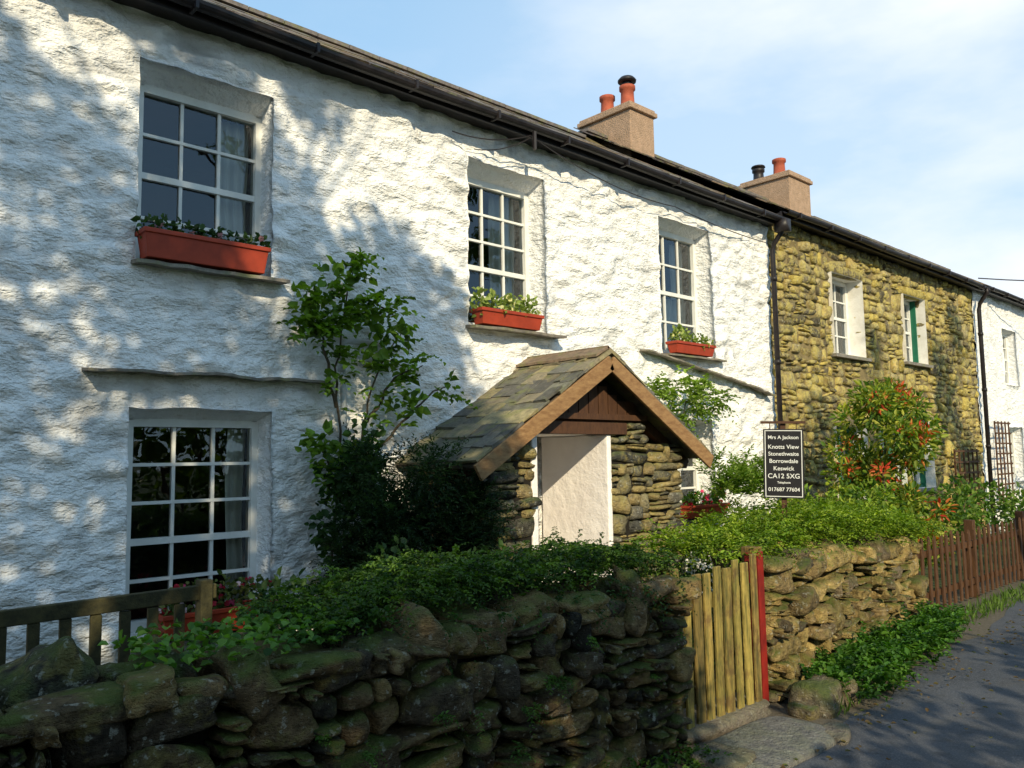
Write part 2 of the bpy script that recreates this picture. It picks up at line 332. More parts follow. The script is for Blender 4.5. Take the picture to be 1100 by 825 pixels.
# ------------------------------------------------------------------ facades
D0=5.5
def wall_h(x,z,amp=1,ret=False):
    q=Vector((x*3.2+noise.noise(Vector((x*2,z*2,0)))*.9,z*6.0+noise.noise(Vector((x*2,z*2,5)))*1.1,0))
    d=noise.voronoi(q)[0]; e0=min((d[1]-d[0])*1.9,1.0); e=e0*e0*(3-2*e0)
    k=max(0,.62+1.1*noise.noise(Vector((x*1.7,z*1.7,9))))
    a=.038*e*k+.030*noise.noise(Vector((x*5,z*9,2)))+.028*noise.noise(Vector((x*.9,z*.9,3)))
    a+=.015*noise.noise(Vector((x*13,z*22,4)))
    if ret: return a*amp,1-.46*max(0,1-e0*2.2)*min(k,1)*max(0,.35+1.2*noise.noise(Vector((x*3,z*3,13))))
    return a*amp
def lines(a,b,step,extra):
    L_=sorted(set([a,b]+[e for e in extra if a<=e<=b])); out=[]
    for i in range(len(L_)-1):
        k=max(1,int(round((L_[i+1]-L_[i])/step))); out+=[L_[i]+(L_[i+1]-L_[i])*j/k for j in range(k)]
    return out+[b]
def facade(name,x0,x1,z1,ops,step,parent,amp=1):
    xs=lines(x0,x1,step,[o[0] for o in ops]+[o[1] for o in ops]); zs=lines(0,z1,step,[o[2] for o in ops]+[o[3] for o in ops])
    nx,nz=len(xs),len(zs); V=[];F=[];Cc=[]
    for x in xs:
        for z in zs:
            h_,c_=wall_h(x,z,amp,True); V.append((x,D0-h_,z)); Cc.append((c_,c_*.985,c_*.96))
    def inside(x,z): return any(o[0]<x<o[1] and o[2]<z<o[3] for o in ops)
    for i in range(nx-1):
        for j in range(nz-1):
            if not inside((xs[i]+xs[i+1])/2,(zs[j]+zs[j+1])/2): F.append((i*nz+j,(i+1)*nz+j,(i+1)*nz+j+1,i*nz+j+1))
    for o in ops:
        a,b,c,d,ia,ib,ic,id_,dp=o; loop=[]
        I0,I1=[min(range(nx),key=lambda k:abs(xs[k]-q)) for q in(a,b)]; J0,J1=[min(range(nz),key=lambda k:abs(zs[k]-q)) for q in(c,d)]
        loop=[(i,J0) for i in range(I0,I1)]+[(I1,j) for j in range(J0,J1)]+[(i,J1) for i in range(I1,I0,-1)]+[(I0,j) for j in range(J1,J0,-1)]
        for (i,j) in loop:
            k=i*nz+j; x,y,z=V[k]; V[k]=(x+.014*noise.noise(Vector((x*4,z*4,1))),y*.6+(D0-.005)*.4,z+.016*noise.noise(Vector((x*4,z*4,7)))); Cc[k]=(1,1,1)
        K=[]
        for (i,j) in loop:
            s=(xs[i]-a)/(b-a);t=(zs[j]-c)/(d-c)
            row=[i*nz+j]; vx,vy,vz=V[i*nz+j]
            for q in(.25,.6,1):
                xx=(ia+(ib-ia)*s);zz_=(ic+(id_-ic)*t)
                xx=vx+(xx-vx)*q; zz_=vz+(zz_-vz)*q
                jn=.014*noise.noise(Vector((xx*6,q*5,zz_*8)))*(1-q*.6)
                V.append((xx+jn,vy+(D0+dp-vy)*q,zz_+jn)); Cc.append((1,1,1)); row.append(len(V)-1)
            K.append(row)
        for k in range(len(K)):
            A=K[k];B=K[(k+1)%len(K)]
            for q in range(3): F.append((A[q],A[q+1],B[q+1],B[q]))
    return npmesh(name,V,F,np.array(Cc),m_white,parent,True)
def window(x0,x1,z0,z1,y,ncol,nrow,meet,parent,curt=None,fm=None,tag="window",bar=.022):
    b=MB(); fw=.045
    b.box(x0-.02,x0+fw,y-.03,y+.05,z0,z1);b.box(x1-fw,x1+.02,y-.03,y+.05,z0,z1)
    b.box(x0+fw,x1-fw,y-.03,y+.05,z1-fw,z1+.02);b.box(x0+fw,x1-fw,y-.045,y+.05,z0-.02,z0+.055)
    xi0,xi1,zi0,zi1=x0+fw,x1-fw,z0+.055,z1-fw
    for i in range(1,ncol):
        xx=xi0+(xi1-xi0)*i/ncol; b.box(xx-bar/2,xx+bar/2,y-.008,y+.028,zi0,zi1)
    for j in range(1,nrow):
        zj=zi0+(zi1-zi0)*j/nrow; hw=.022 if j==meet else bar/2; dy=.012 if j==meet else .004
        b.box(xi0,xi1,y-.008-dy,y+.024,zj-hw,zj+hw)
    b.build(tag+"_frame",[fm or m_frame],parent)
    gl=MB()
    for i in range(ncol):
        for j in range(nrow):
            a0=xi0+(xi1-xi0)*i/ncol;a1=xi0+(xi1-xi0)*(i+1)/ncol;c0=zi0+(zi1-zi0)*j/nrow;c1=zi0+(zi1-zi0)*(j+1)/nrow
            tx,tz=random.uniform(-.0025,.0025),random.uniform(-.0025,.0025)
            gl.add([(a0,y+.012-tx-tz,c0),(a1,y+.012+tx-tz,c0),(a1,y+.012+tx+tz,c1),(a0,y+.012-tx+tz,c1)],[(0,1,2,3)])
    gl.build(tag+"_glass",[m_glass],parent)
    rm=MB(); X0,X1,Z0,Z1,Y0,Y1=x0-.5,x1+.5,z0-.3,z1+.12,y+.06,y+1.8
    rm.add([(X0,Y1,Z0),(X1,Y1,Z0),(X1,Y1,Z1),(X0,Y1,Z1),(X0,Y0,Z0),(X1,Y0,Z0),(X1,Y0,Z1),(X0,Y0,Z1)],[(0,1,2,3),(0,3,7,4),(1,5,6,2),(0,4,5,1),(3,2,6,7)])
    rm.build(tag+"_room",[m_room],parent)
    if curt:
        for (ca,cb,cz0,cz1) in curt:
            n=int((cb-ca)/.012)+2; v=[];fs=[]
            for i in range(n):
                xx=ca+(cb-ca)*i/(n-1); yy=y+.14+.022*math.sin(i*1.15)+.01*math.sin(i*.37)
                for q in range(5):
                    zq=cz0+(cz1-cz0)*q/4; v.append((xx+.012*math.sin(q*1.7+i*.1),yy,zq))
            for i in range(n-1):
                for q in range(4): fs.append((i*5+q,(i+1)*5+q,(i+1)*5+q+1,i*5+q+1))
            c=MB();c.add(v,fs);c.build(tag+"_curtain",[m_curtain],parent,True)
EY=5.27; SLP=.612
def roof(x0,x1,ez,parent,ridge=8.8,rt=None,course=.24):
    ey=EY; sl=SLP; rz=ez+(ridge-ey)*sl; ang=math.atan(sl); dv=Vector((0,math.cos(ang),math.sin(ang))); nv=Vector((0,-math.sin(ang),math.cos(ang)))
    b=MB(); n=int((ridge-ey)/math.cos(ang)/course)+1
    for i in range(n):
        x=x0-random.uniform(0,.2)
        while x<x1:
            wd=random.uniform(.22,.42); xe=min(x+wd,x1+.03)
            xs_=max(x,x0-.03)
            if xe-xs_>.03:
                s=random.uniform(.55,1.2); c=Vector((.13,.105,.10))*s if random.random()<.6 else Vector((.20,.14,.09))*s
                cen=Vector(((xs_+xe)/2,ey,ez))+dv*(i*course+course*.55+random.uniform(-.02,.02))+nv*(.014+random.uniform(0,.012))
                b.obox(cen,(xe-xs_-.006,0,random.uniform(-.010,.010)),dv*course*1.25,nv*.016+dv*-.004,0,tuple(c))
            x=xe if xe>x else x1
    for k in range(int((x1-x0)/.45)+1):
        xa=x0+k*.45; xb=min(xa+.45,x1)
        if xb-xa>.05: b.obox(((xa+xb)/2,ridge,rz+.02),(xb-xa-.01,0,random.uniform(-.01,.01)),(0,.24,0),(0,0,.05),0,(.14,.12,.11))
    by=2*ridge-ey
    b.add([(x0,ey+.02,ez-.005),(x1,ey+.02,ez-.005),(x1,ridge,rz-.01),(x0,ridge,rz-.01),(x1,by,ez),(x0,by,ez)],[(0,1,2,3),(3,2,4,5)],0,(.08,.07,.065))
    b.build("roof",[m_slate],parent)
    t=MB(); t.box(x0,x1,ey+.03,ey+.06,ez-.09,ez-.012); t.box(x0,x1,ey+.06,D0+.3,ez-.06,ez-.03); t.build("fascia",[m_black],parent)
    gt=MB(); v=[];fs=[];sg=8
    gy,gz,gr=ey-.035,ez-.02,.050; nxx=int((x1-x0)/1.0)+1
    for i in range(nxx+1):
        xx=x0+(x1-x0)*i/nxx; dz=.014*math.sin(i*1.3)
        for r_ in (gr,gr-.008):
            for j in range(sg+1):
                a=math.pi+math.pi*j/sg; v.append((xx,gy+r_*math.cos(a),gz+dz+r_*math.sin(a)*1.05))
    st=2*(sg+1)
    for i in range(nxx):
        for rr in(0,sg+1):
            for j in range(sg): q=i*st+rr+j; fs.append((q,q+1,q+st+1,q+st))
        q=i*st; fs.append((q,q+st,q+st+sg+1,q+sg+1)); q=i*st+sg; fs.append((q,q+sg+1,q+st+sg+1,q+st))
    gt.add(v,fs)
    x=x0+.3
    while x<x1:
        gt.obox((x,gy,gz-.025),(.022,0,0),(0,.12,0),(0,0,.07)); x+=.9
    gt.build("gutter",[m_black],parent,False)
def shell(x0,x1,z1,parent,ridge=8.8,ez=4.7,m=None,left=True,right=True):
    b=MB(); by=2*ridge-D0; zr=ez+(ridge-EY)*SLP-.06
    for flag,x in((left,x0),(right,x1)):
        if flag: b.add([(x,D0,0),(x,by,0),(x,by,z1),(x,ridge,zr),(x,D0,z1)],[(0,1,2,3,4)])
    b.add([(x0,by,0),(x1,by,0),(x1,by,z1),(x0,by,z1)],[(0,1,2,3)]); b.build("rear_and_gable_walls",[m or m_white],parent)
def chimney(x0,x1,y0,y1,zb,zt,parent,pots,m=None):
    b=MB(); b.box(x0,x1,y0,y1,zb,zt-.13,0); b.box(x0-.05,x1+.05,y0-.05,y1+.05,zt-.13,zt-.05,0); b.box(x0-.02,x1+.02,y0-.02,y1+.02,zt-.05,zt,0)
    b.build("chimney_stack",[m_render],parent,False,.014)
    for (px,py,h,rr,kind) in pots:
        q=MB(); prof=[(0,rr*1.15),(.05,rr*1.15),(.07,rr),(h*.55,rr*.92),(h-.09,rr*.9),(h-.07,rr*1.12),(h-.01,rr*1.12),(h,rr*.95)]
        q.tube([(px,py,zt+a) for a,_ in prof],[c for _,c in prof],16,1 if kind=='dark' else 0)
        if kind=='cowl':
            q.tube([(px,py,zt+h),(px,py,zt+h+.07)],[rr*.7,rr*.7],12,1)
            q.tube([(px,py,zt+h+.07),(px,py,zt+h+.10),(px,py,zt+h+.15),(px,py,zt+h+.17)],[rr*1.25,rr*1.3,rr*.95,rr*.3],14,1)
        if kind=='dark':
            q.tube([(px,py,zt+h+.03),(px,py,zt+h+.06)],[rr*1.3,rr*1.2],12,1)
        q.build("chimney_pot",[m_pot,m_black],parent,True)
# ---- white cottage
wc=empty("white_cottage",(5,5.5,0))
ops=[(1.75,2.70,2.92,4.32,1.80,2.71,2.94,4.22,.23),(4.58,5.56,2.78,4.33,4.63,5.53,2.80,4.22,.23),(7.40,8.42,2.74,4.33,7.45,8.40,2.78,4.25,.23),
     (1.74,2.72,.48,1.97,1.79,2.71,.52,1.90,.23),(7.30,8.32,.90,2.02,7.34,8.30,.94,1.96,.23),(4.62,5.40,.0,1.92,4.64,5.38,.0,1.90,.25)]
facade("front_wall",-.2,9.78,4.66,ops,.030,wc)
facade("front_wall_left",-4.5,-.2,4.66,[],.09,wc)
shell(-4.5,9.78,4.66,wc,ez=4.68,right=False)
roof(-4.6,9.80,4.70,wc)
W=D0+.23
window(1.80,2.71,2.94,4.22,W,3,4,2,wc,[(2.46,2.68,2.95,4.2)])
window(4.63,5.53,2.80,4.22,W,3,5,2,wc,[(5.16,5.5,2.82,4.2),(4.66,4.78,2.82,4.2)])
window(7.45,8.40,2.78,4.25,W,3,4,2,wc,[(7.47,8.37,2.8,3.5),(8.1,8.38,3.5,4.2)])
window(1.79,2.71,.52,1.90,W,3,5,2,wc,[(2.55,2.68,.55,1.85)])
window(7.34,8.30,.94,1.96,W,3,4,2,wc,[(7.36,8.28,.96,1.3)])
chimney(10.36,11.0,8.2,9.3,6.2,7.50,wc,[(10.68,8.50,.45,.125,'cowl'),(10.68,8.95,.42,.125,'pot')])
b=MB()
b.box(4.66,5.36,5.68,5.73,0.02,1.88)
for i in range(5): b.box(4.665+i*.139,4.665+i*.139+.132,5.667,5.682,.04,1.87)
b.build("front_door",[m_frame],wc)
sl=MB()
def slab(x0,x1,z,y0,y1,t=.03,curve=0,sub=10,slope=0):
    v=[];fs=[]
    for i in range(sub+1):
        s=i/sub;x=x0+(x1-x0)*s; zc=z+slope*s+curve*math.sin(s*math.pi)+random.uniform(-.006,.006); ye=y0+random.uniform(-.018,.012)
        v+=[(x,ye,zc),(x,y1,zc+.015),(x,y1,zc+t+.015),(x,ye,zc+t*.8)]
    for i in range(sub):
        for j in range(4): fs.append((i*4+j,i*4+(j+1)%4,(i+1)*4+(j+1)%4,(i+1)*4+j))
    fs+=[(0,1,2,3)[::-1],tuple(sub*4+j for j in range(4))]
    c=random.uniform(.8,1.2); sl.add(v,fs,0,(.20*c,.175*c,.14*c))
slab(1.72,2.78,2.895,5.36,5.56); slab(4.54,5.68,2.75,5.35,5.56); slab(7.36,8.5,2.72,5.37,5.56,.025)
slab(1.70,2.78,.455,5.36,5.56); slab(7.26,8.36,.875,5.36,5.56)
for k,(xa,xb) in enumerate(((1.45,1.98),(1.96,2.52),(2.5,3.14))): slab(xa,xb,2.17+(.0,.008,.0)[k],5.34,5.56,.022,.012)
for xa in np.arange(7.0,9.7,.55): slab(xa,min(xa+.57,9.6),2.73-(xa-7.04)*.14,5.37,5.56,.022,0,6,-.075)
sl.build("slate_sills",[m_slate],wc)
pb=MB()
pb.tube([(3.30,5.40,.0),(3.30,5.40,.75),(3.24,5.40,2.44),(3.245,5.40,2.50),(3.29,5.40,2.52),(3.62,5.41,2.53),(3.66,5.50,2.53)],.024,10)
for z_ in(.8,1.6,2.3): pb.tube([(3.30-.034*z_/1.2,5.40,z_-.02),(3.30-.034*z_/1.2,5.40,z_+.02)],.032,10)
pb.build("white_waste_pipe",[m_pipe],wc,True)
pb=MB()
pb.tube([(9.70,5.22,4.66),(9.70,5.24,4.50),(9.70,5.36,4.36),(9.70,5.38,4.28),(9.70,5.38,.05)],.034,10)
for z_ in(.6,1.7,2.8,3.9): pb.tube([(9.70,5.38,z_-.03),(9.70,5.38,z_+.03)],.046,10)
pb.box(9.63,9.77,5.14,5.3,4.50,4.66)
pb.build("black_downpipe",[m_black],wc,True)
cb=MB()
def sag(a,b_,s,n=14): a=Vector(a);b_=Vector(b_);return [a.lerp(b_,i/n)-Vector((0,0,s*4*(i/n)*(1-i/n))) for i in range(n+1)]
cb.tube(sag((4.35,5.42,4.48),(5.15,5.25,4.60),.06),.006,5); cb.tube(sag((5.15,5.25,4.60),(7.6,5.40,4.45),.10),.006,5); cb.tube(sag((7.6,5.40,4.45),(9.6,5.42,4.38),.03),.006,5)
cb.tube(sag((4.6,5.42,4.38),(5.15,5.25,4.58),.05),.005,5)
cb.tube([(5.15,5.2,4.45),(5.15,5.2,4.62)],.02,6)
cb.build("cable",[m_black],wc)
# ---- stone cottage
sc=empty("stone_cottage",(13.6,5.5,0))
sops=[(11.5,12.52,3.06,4.28),(14.08,15.0,3.12,4.28),(11.4,12.4,.9,2.0),(14.05,15.0,1.0,2.18),(12.95,13.8,-.1,1.95)]
pal_h=[(.42,.33,.14),(.47,.37,.15),(.30,.25,.13),(.20,.17,.11),(.50,.42,.20),(.35,.30,.17),(.44,.35,.10),(.15,.13,.09)]
X0,X1=9.79,17.56
it=stone_face((X0,D0,0),(1,0,0),(0,-1,0),X1-X0,4.78,.33,.17,.17,pal_h,[(a-X0,b_-X0,c,d) for a,b_,c,d in sops],.008,.05,.85,.35,.2)
stones("rubble_facing",it,3,m_hstone,sc,.22,.28)
lt=[((( a+b_)/2,D0-.02+.06,d+.07),Vector(((b_-a)/2+.14,0,0)),Vector((0,.09,0)),Vector((0,0,.075)),pick(pal_h)) for a,b_,c,d in sops]
stones("lintels",lt,3,m_hstone,sc,.05,.05)
b=MB(); xs_=sorted({X0,X1}|{o[0] for o in sops}|{o[1] for o in sops}); zs_=sorted({0,4.78}|{max(o[2],0) for o in sops}|{o[3] for o in sops})
for i in range(len(xs_)-1):
    for j in range(len(zs_)-1):
        cx,cz=(xs_[i]+xs_[i+1])/2,(zs_[j]+zs_[j+1])/2
        if not any(o[0]<cx<o[1] and o[2]<cz<o[3] for o in sops):
            y_=D0+.012; b.add([(xs_[i],y_,zs_[j]),(xs_[i+1],y_,zs_[j]),(xs_[i+1],y_,zs_[j+1]),(xs_[i],y_,zs_[j+1])],[(0,1,2,3)])
b.build("mortar_bed",[m_mortar],sc)
b=MB()
for (a,b_,c,d) in sops:
    c=max(c,0); y0,y1=D0-.05,D0+.24
    for q in ([(b_,y0,c),(b_,y1,c),(b_,y1,d),(b_,y0,d)],[(a,y0,c),(a,y1,c),(a,y1,d),(a,y0,d)],[(a,y0,d),(b_,y0,d),(b_,y1,d),(a,y1,d)],[(a,y0,c),(b_,y0,c),(b_,y1,c),(a,y1,c)]):
        b.add(q,[(0,1,2,3)])
b.build("window_reveals",[m_plaster],sc)
window(11.52,12.50,3.08,4.26,W-.0,3,4,2,sc,[(11.55,11.95,3.1,4.2),(12.2,12.48,3.1,4.2)])
window(14.10,14.98,3.14,4.26,W-.0,2,4,2,sc,[(14.12,14.4,3.1,4.2)])
window(11.42,12.38,.92,1.98,W-.0,3,4,2,sc,None,m_green)
window(14.07,14.98,1.02,2.16,W-.0,2,4,2,sc,[(14.6,14.95,1.1,2.1)])
b=MB()
for (a,b_,c,d) in (sops[1],sops[3]):
    b.box(a+.004,a+.03,W-.09,W-.035,c+.0,d-.003); b.box(b_-.03,b_-.004,W-.12,W-.035,c,d-.003); b.box(a+.03,b_-.03,W-.09,W-.05,c+.003,c+.04)
b.build("green_outer_frames",[m_green],sc)
b=MB(); b.box(12.97,13.78,5.66,5.70,0,1.93); [b.box(12.98+i*.16,12.98+i*.16+.15,5.645,5.662,.02,1.92) for i in range(5)]; b.build("door",[m_green],sc)
b=MB(); 
for (a,b_,c,d) in sops[:4]: b.box(a-.08,b_+.08,D0-.10,D0+.2,c-.05,c-.003,0,(.2,.18,.15))
b.build("sills",[m_slate],sc)
shell(X0,X1,4.8,sc,ez=4.84,m=m_mortar,left=False,right=False)
b=MB(); zr=4.84+(8.8-EY)*SLP-.04
b.add([(X0+.004,5.52,4.6),(X0+.004,12.1,4.6),(X0+.004,8.8,zr)],[(0,1,2)]); b.build("parting_gable",[m_mortar],sc)
roof(9.84,17.58,4.84,sc)
chimney(15.6,16.5,8.2,9.33,6.3,7.55,sc,[(15.95,8.6,.42,.13,'pot'),(15.95,9.1,.34,.12,'dark')])
# ---- far white cottage
fc_=empty("white_cottage",(21,5.5,0))
fops=[(19.3,20.2,3.0,4.2,19.33,20.18,3.02,4.15,.2),(22.3,23.2,3.0,4.2,22.33,23.18,3.02,4.15,.2),(19.3,20.2,.95,2.1,19.33,20.18,.97,2.05,.2)]
facade("front_wall",17.57,26,4.85,fops,.10,fc_)
for o in fops: window(o[4],o[5],o[6],o[7],D0+.2,2,4,2,fc_)
shell(17.57,26,4.85,fc_,ez=4.86,left=False); roof(17.6,26.1,4.86,fc_)
pb=MB(); pb.tube([(17.57,5.2,4.8),(17.57,5.22,4.7),(17.57,5.36,4.5),(17.57,5.38,4.4),(17.57,5.38,.05)],.04,10)
for z_ in(.6,1.7,2.8,3.9): pb.tube([(17.57,5.38,z_-.03),(17.57,5.38,z_+.03)],.05,10)
pb.build("black_downpipe",[m_black],fc_,True)
cb=MB(); cb.tube(sag((17.4,5.3,4.98),(26,1.0,5.9),.25),.012,5); cb.build("overhead_cable",[m_black])
# ---- trellises
def trellis(x0,x1,z0,z1,y,n1,n2):
    t=empty("wooden_trellis",((x0+x1)/2,y,z0)); b=MB()
    for i in range(n1+1): x=x0+(x1-x0)*i/n1; b.box(x-.014,x+.014,y-.012,y+.01,z0,z1)
    for i in range(n2+1): z_=z0+(z1-z0)*(i+.2)/(n2+.4); b.box(x0-.04,x1+.04,y-.03,y-.013,z_-.016,z_+.016)
    b.build("lattice",[m_fence],t)
trellis(15.75,16.9,.2,1.65,5.38,5,7); trellis(17.95,18.8,.5,2.2,5.36,4,8)
# ------------------------------------------------------------------ porch
po=empty("stone_porch",(5.2,4.9,0))
pal_p=[(.24,.21,.13),(.15,.14,.11),(.09,.09,.08),(.32,.25,.12),(.27,.21,.11),(.17,.16,.13),(.38,.30,.14)]
py=4.65; it=[]
def gable_top(x): return 1.62+(2.42-1.62)*(1-abs(x-5.30)/1.42)
it+=stone_face((4.02,py,0),(1,0,0),(0,-1,0),.54,1.72,.28,.095,.24,pal_p,[],.004,.04,.85,.35)
it+=stone_face((5.45,py,0),(1,0,0),(0,-1,0),1.05,1.72,.32,.10,.24,pal_p,[],.004,.04,.85,.35)
it+=stone_face((4.02,5.5,0),(0,-1,0),(-1,0,0),.85,1.60,.26,.09,.2,pal_p,[],.004,.03,.8,.35)
it+=stone_face((6.50,4.65,0),(0,1,0),(1,0,0),.85,1.60,.26,.09,.2,pal_p,[],.004,.03,.8,.35)
for xa,xb in((4.05,4.57),(5.44,6.0),(6.0,6.45)):
    zt=min(gable_top(xa),gable_top(xb))-.12
    if zt>1.74: it+=stone_face((xa,py,1.72),(1,0,0),(0,-1,0),xb-xa,zt-1.72,.2,.06,.2,pal_p,[],.003,.02)
stones("rubble_piers",it,3,m_pstone,po,.18,.22)
b=MB()
b.box(4.05,4.545,py+.03,5.46,0,1.68); b.box(5.465,6.47,py+.03,5.46,0,1.68); b.build("pier_core",[m_core],po)
b=MB(); b.box(4.52,4.585,py+.012,5.46,0,1.80); b.box(5.415,5.47,py-.006,5.46,0,1.80); b.box(4.59,5.41,py+.2,5.44,1.80,1.83); b.build("plastered_sides",[m_cream],po,False,.012)
ap=Vector((5.30,0,2.47)); y0,y1=4.50,5.50
b=MB()
for sgn,xe,ze in((-1,3.82,1.56),(1,6.72,1.60)):
    eave=Vector((xe,0,ze)); dv=(ap-eave); Ls=dv.length; dv.normalize(); nv=Vector((-dv.z*(1 if sgn<0 else -1)*1,0,abs(dv.x)))
    n=10; cr_=Ls/n
    for i in range(n):
        y=y0-random.uniform(0,.1)
        while y<y1:
            wd=random.uniform(.12,.30)*(1.15-.03*i); ye=min(y+wd,y1); ys=max(y,y0-.02)
            if ye-ys>.02:
                cc=pick([(.15,.145,.11),(.20,.17,.11),(.12,.115,.095),(.25,.21,.11),(.10,.095,.08)],.25)
                cen=eave+dv*(i*cr_+cr_*.55+random.uniform(-.022,.022))+nv*(.030+random.uniform(0,.016))+Vector((0,(ys+ye)/2,0))
                b.obox(cen,dv*cr_*1.3+nv*random.uniform(-.016,.004),(0,ye-ys-.006,random.uniform(-.014,.014)),nv*.024,0,tuple(cc),.006)
            y=ye if ye>y else y1
    q=[eave+Vector((0,y0,0)),eave+Vector((0,y1,0)),ap+Vector((0,y1,-.0)),ap+Vector((0,y0,-.0))]; q2=[a-nv*.03 for a in q]
    b.add(q+q2,[(0,1,2,3),(4,5,6,7),(0,1,5,4),(0,3,7,4)],0,(.10,.08,.06))
for k in range(4):
    ya=y0+k*.25
    for sg in(-1,1): b.obox((5.30+sg*.075,ya+.125,2.50),(.17,0,-.085*sg),(0,.245,random.uniform(-.005,.005)),(0,0,.022),0,(.20,.14,.09))
b.build("slate_roof",[m_slate],po)
b=MB()
for xe,ze in((3.80,1.50),(6.74,1.54)):
    a=Vector((5.30,y0-.02,2.40)); e=Vector((xe,y0-.02,ze)); dd=(a-e).normalized(); 
    b.obox((a+e)/2,(a-e)+dd*.0,(0,.028,0),Vector((-dd.z,0,dd.x))*(1 if dd.x>0 else -1)*.13,0)
b.build("barge_boards",[m_barge],po,False,.004)
b=MB()
b.box(4.40,5.66,py-.03,py+.14,1.80,1.90); b.box(4.62,5.98,py-.012,py+.05,1.925,1.975)
for i in range(9):
    xa=4.72+i*.128; zt=gable_top(xa+.06)-.13
    if zt>2.0: b.box(xa,xa+.115,py+.03,py+.05,1.975,zt)
b.box(4.7,5.9,py+.051,py+.07,1.9,2.1)
for s in(-1,1):
    b.beam((5.30,py+.1,2.36),(5.30+s*1.40,py+.1,1.52),.06,.09); b.beam((5.30,5.1,2.36),(5.30+s*1.40,5.1,1.52),.06,.09)
b.build("gable_timbers",[m_dtimber],po)
b=MB(); b.add([(4.7,py+.06,2.04),(5.88,py+.06,2.04),(5.3,py+.06,2.40)],[(0,1,2)]); b.build("gable_back",[m_core],po)
# ------------------------------------------------------------------ garden walls
pal_g=[(.135,.095,.052),(.075,.062,.045),(.18,.13,.07),(.05,.046,.038),(.105,.082,.055),(.22,.155,.07),(.09,.066,.036)]
def gwall(name,A,B,h0,h1,pal,tw=.24,th=.13,n=6,width=.42,ragged=.04):
    A=Vector((*A,0));B=Vector((*B,0));U=(B-A).normalized();Ln=(B-A).length;Wn=Vector((U.y,-U.x,0))
    e=empty(name,(A+B)/2); it=stone_face(A,U,Wn,Ln,max(h0,h1)-.08,tw,th,.2,pal,[],.009,.10,.9,.4,.28)
    out=[]
    for c,ax,ay,az,col in it:
        t=(Vector(c)-A).dot(U)/Ln; hh=h0+(h1-h0)*t
        if c[2]+az[2]<hh-.04: out.append((c,ax,ay,az,col))
    for P,Uu,Nn,ww in((B,-Wn,U,width),(A-Wn*width,Wn,-U,width)):
        out+=stone_face(P,Uu,Nn,ww,(h1 if P==B else h0)-.1,tw,th,.17,pal,[],.003,.02)
    s=0
    while s<Ln:
        wd=random.uniform(.12,.36);t=s/Ln;hh=h0+(h1-h0)*t+random.uniform(-ragged,ragged*.5); yy=0
        while yy<width-.05:
            dp=random.uniform(.14,.30)
            if yy+dp>width: dp=width-yy+.04
            c=A+U*(s+wd/2)-Wn*(yy+dp/2-.01-random.uniform(0,.05)*(yy==0))+Vector((0,0,hh-.07)); tl=random.uniform(-.35,.35)
            if random.random()<.2: ax,az=U*wd*.3+Vector((0,0,.05)),Vector((0,0,.10))-U*.05
            else: ax,az=U*wd*.53,Vector((0,0,random.uniform(.04,.080)))
            out.append((c,ax+Vector((0,0,tl*wd*.3)),-Wn*dp*.52,az-U*tl*.05,pick(pal)*1.1)); yy+=dp
        s+=wd*.97
    stones("stones",out,n,m_gstone,e,.26,.34)
    c=MB(); q=[A-Wn*.11+U*.06,B-Wn*.11-U*.06,B-Wn*(width-.06)-U*.06,A-Wn*(width-.06)+U*.06]
    hb=[h0,h1,h1,h0]; c.add([(*a[:2],0) for a in q]+[(*a[:2],h_-.12) for a,h_ in zip(q,hb)],[(0,1,5,4),(1,2,6,5),(2,3,7,6),(3,0,4,7),(4,5,6,7)]); c.build("hearting",[m_core],e); return e
gwall("dry_stone_wall",(-3.2,2.75),(3.80,2.75),.92,.95,pal_g)
pal_g2=[(.38,.27,.11),(.27,.20,.10),(.44,.33,.14),(.17,.135,.09),(.33,.25,.11)]
gwall("dry_stone_wall",(4.92,2.84),(8.12,3.16),.95,.78,pal_g2,.24,.12)
# ------------------------------------------------------------------ gate
ga=empty("wooden_gate",(4.35,2.85,0)); b=MB()
n=8;x0,x1=3.93,4.76
for i in range(n):
    xa=x0+(x1-x0)*i/n; zt=.90+.03*math.sin(i*2.9)*.6+.008*i; lean=random.uniform(-.014,.014); wv=(x1-x0)/n-random.uniform(.030,.042); t=random.uniform(.6,1.15)
    b.obox((xa+wv/2,2.835,.06+(zt-.06)/2),(wv,random.uniform(-.010,.010),0),(0,.018,0),(lean,0,zt-.06),0,(t,t*random.uniform(.9,1.05),t))
for z_ in(.22,.74): b.box(x0,x1,2.852,2.882,z_-.045,z_+.045,0,(.6,.6,.6))
b.beam((x0+.03,2.868,.27),(x1-.03,2.868,.70),.02,.08,0,(.6,.6,.6))
b.build("pales_and_rails",[m_gatewood],ga,False,.004)
b=MB(); b.box(3.82,3.91,2.84,2.93,0,.96,0,(.6,.6,.6));b.box(4.80,4.90,2.89,2.99,0,1.0,0,(.7,.6,.5)); b.build("posts",[m_gatewood],ga,False,.008)
b=MB(); b.box(4.80,4.85,2.855,2.887,.02,.975); b.box(4.775,4.794,2.85,2.95,.05,.965); b.build("red_stile",[m_red],ga,False,.003)
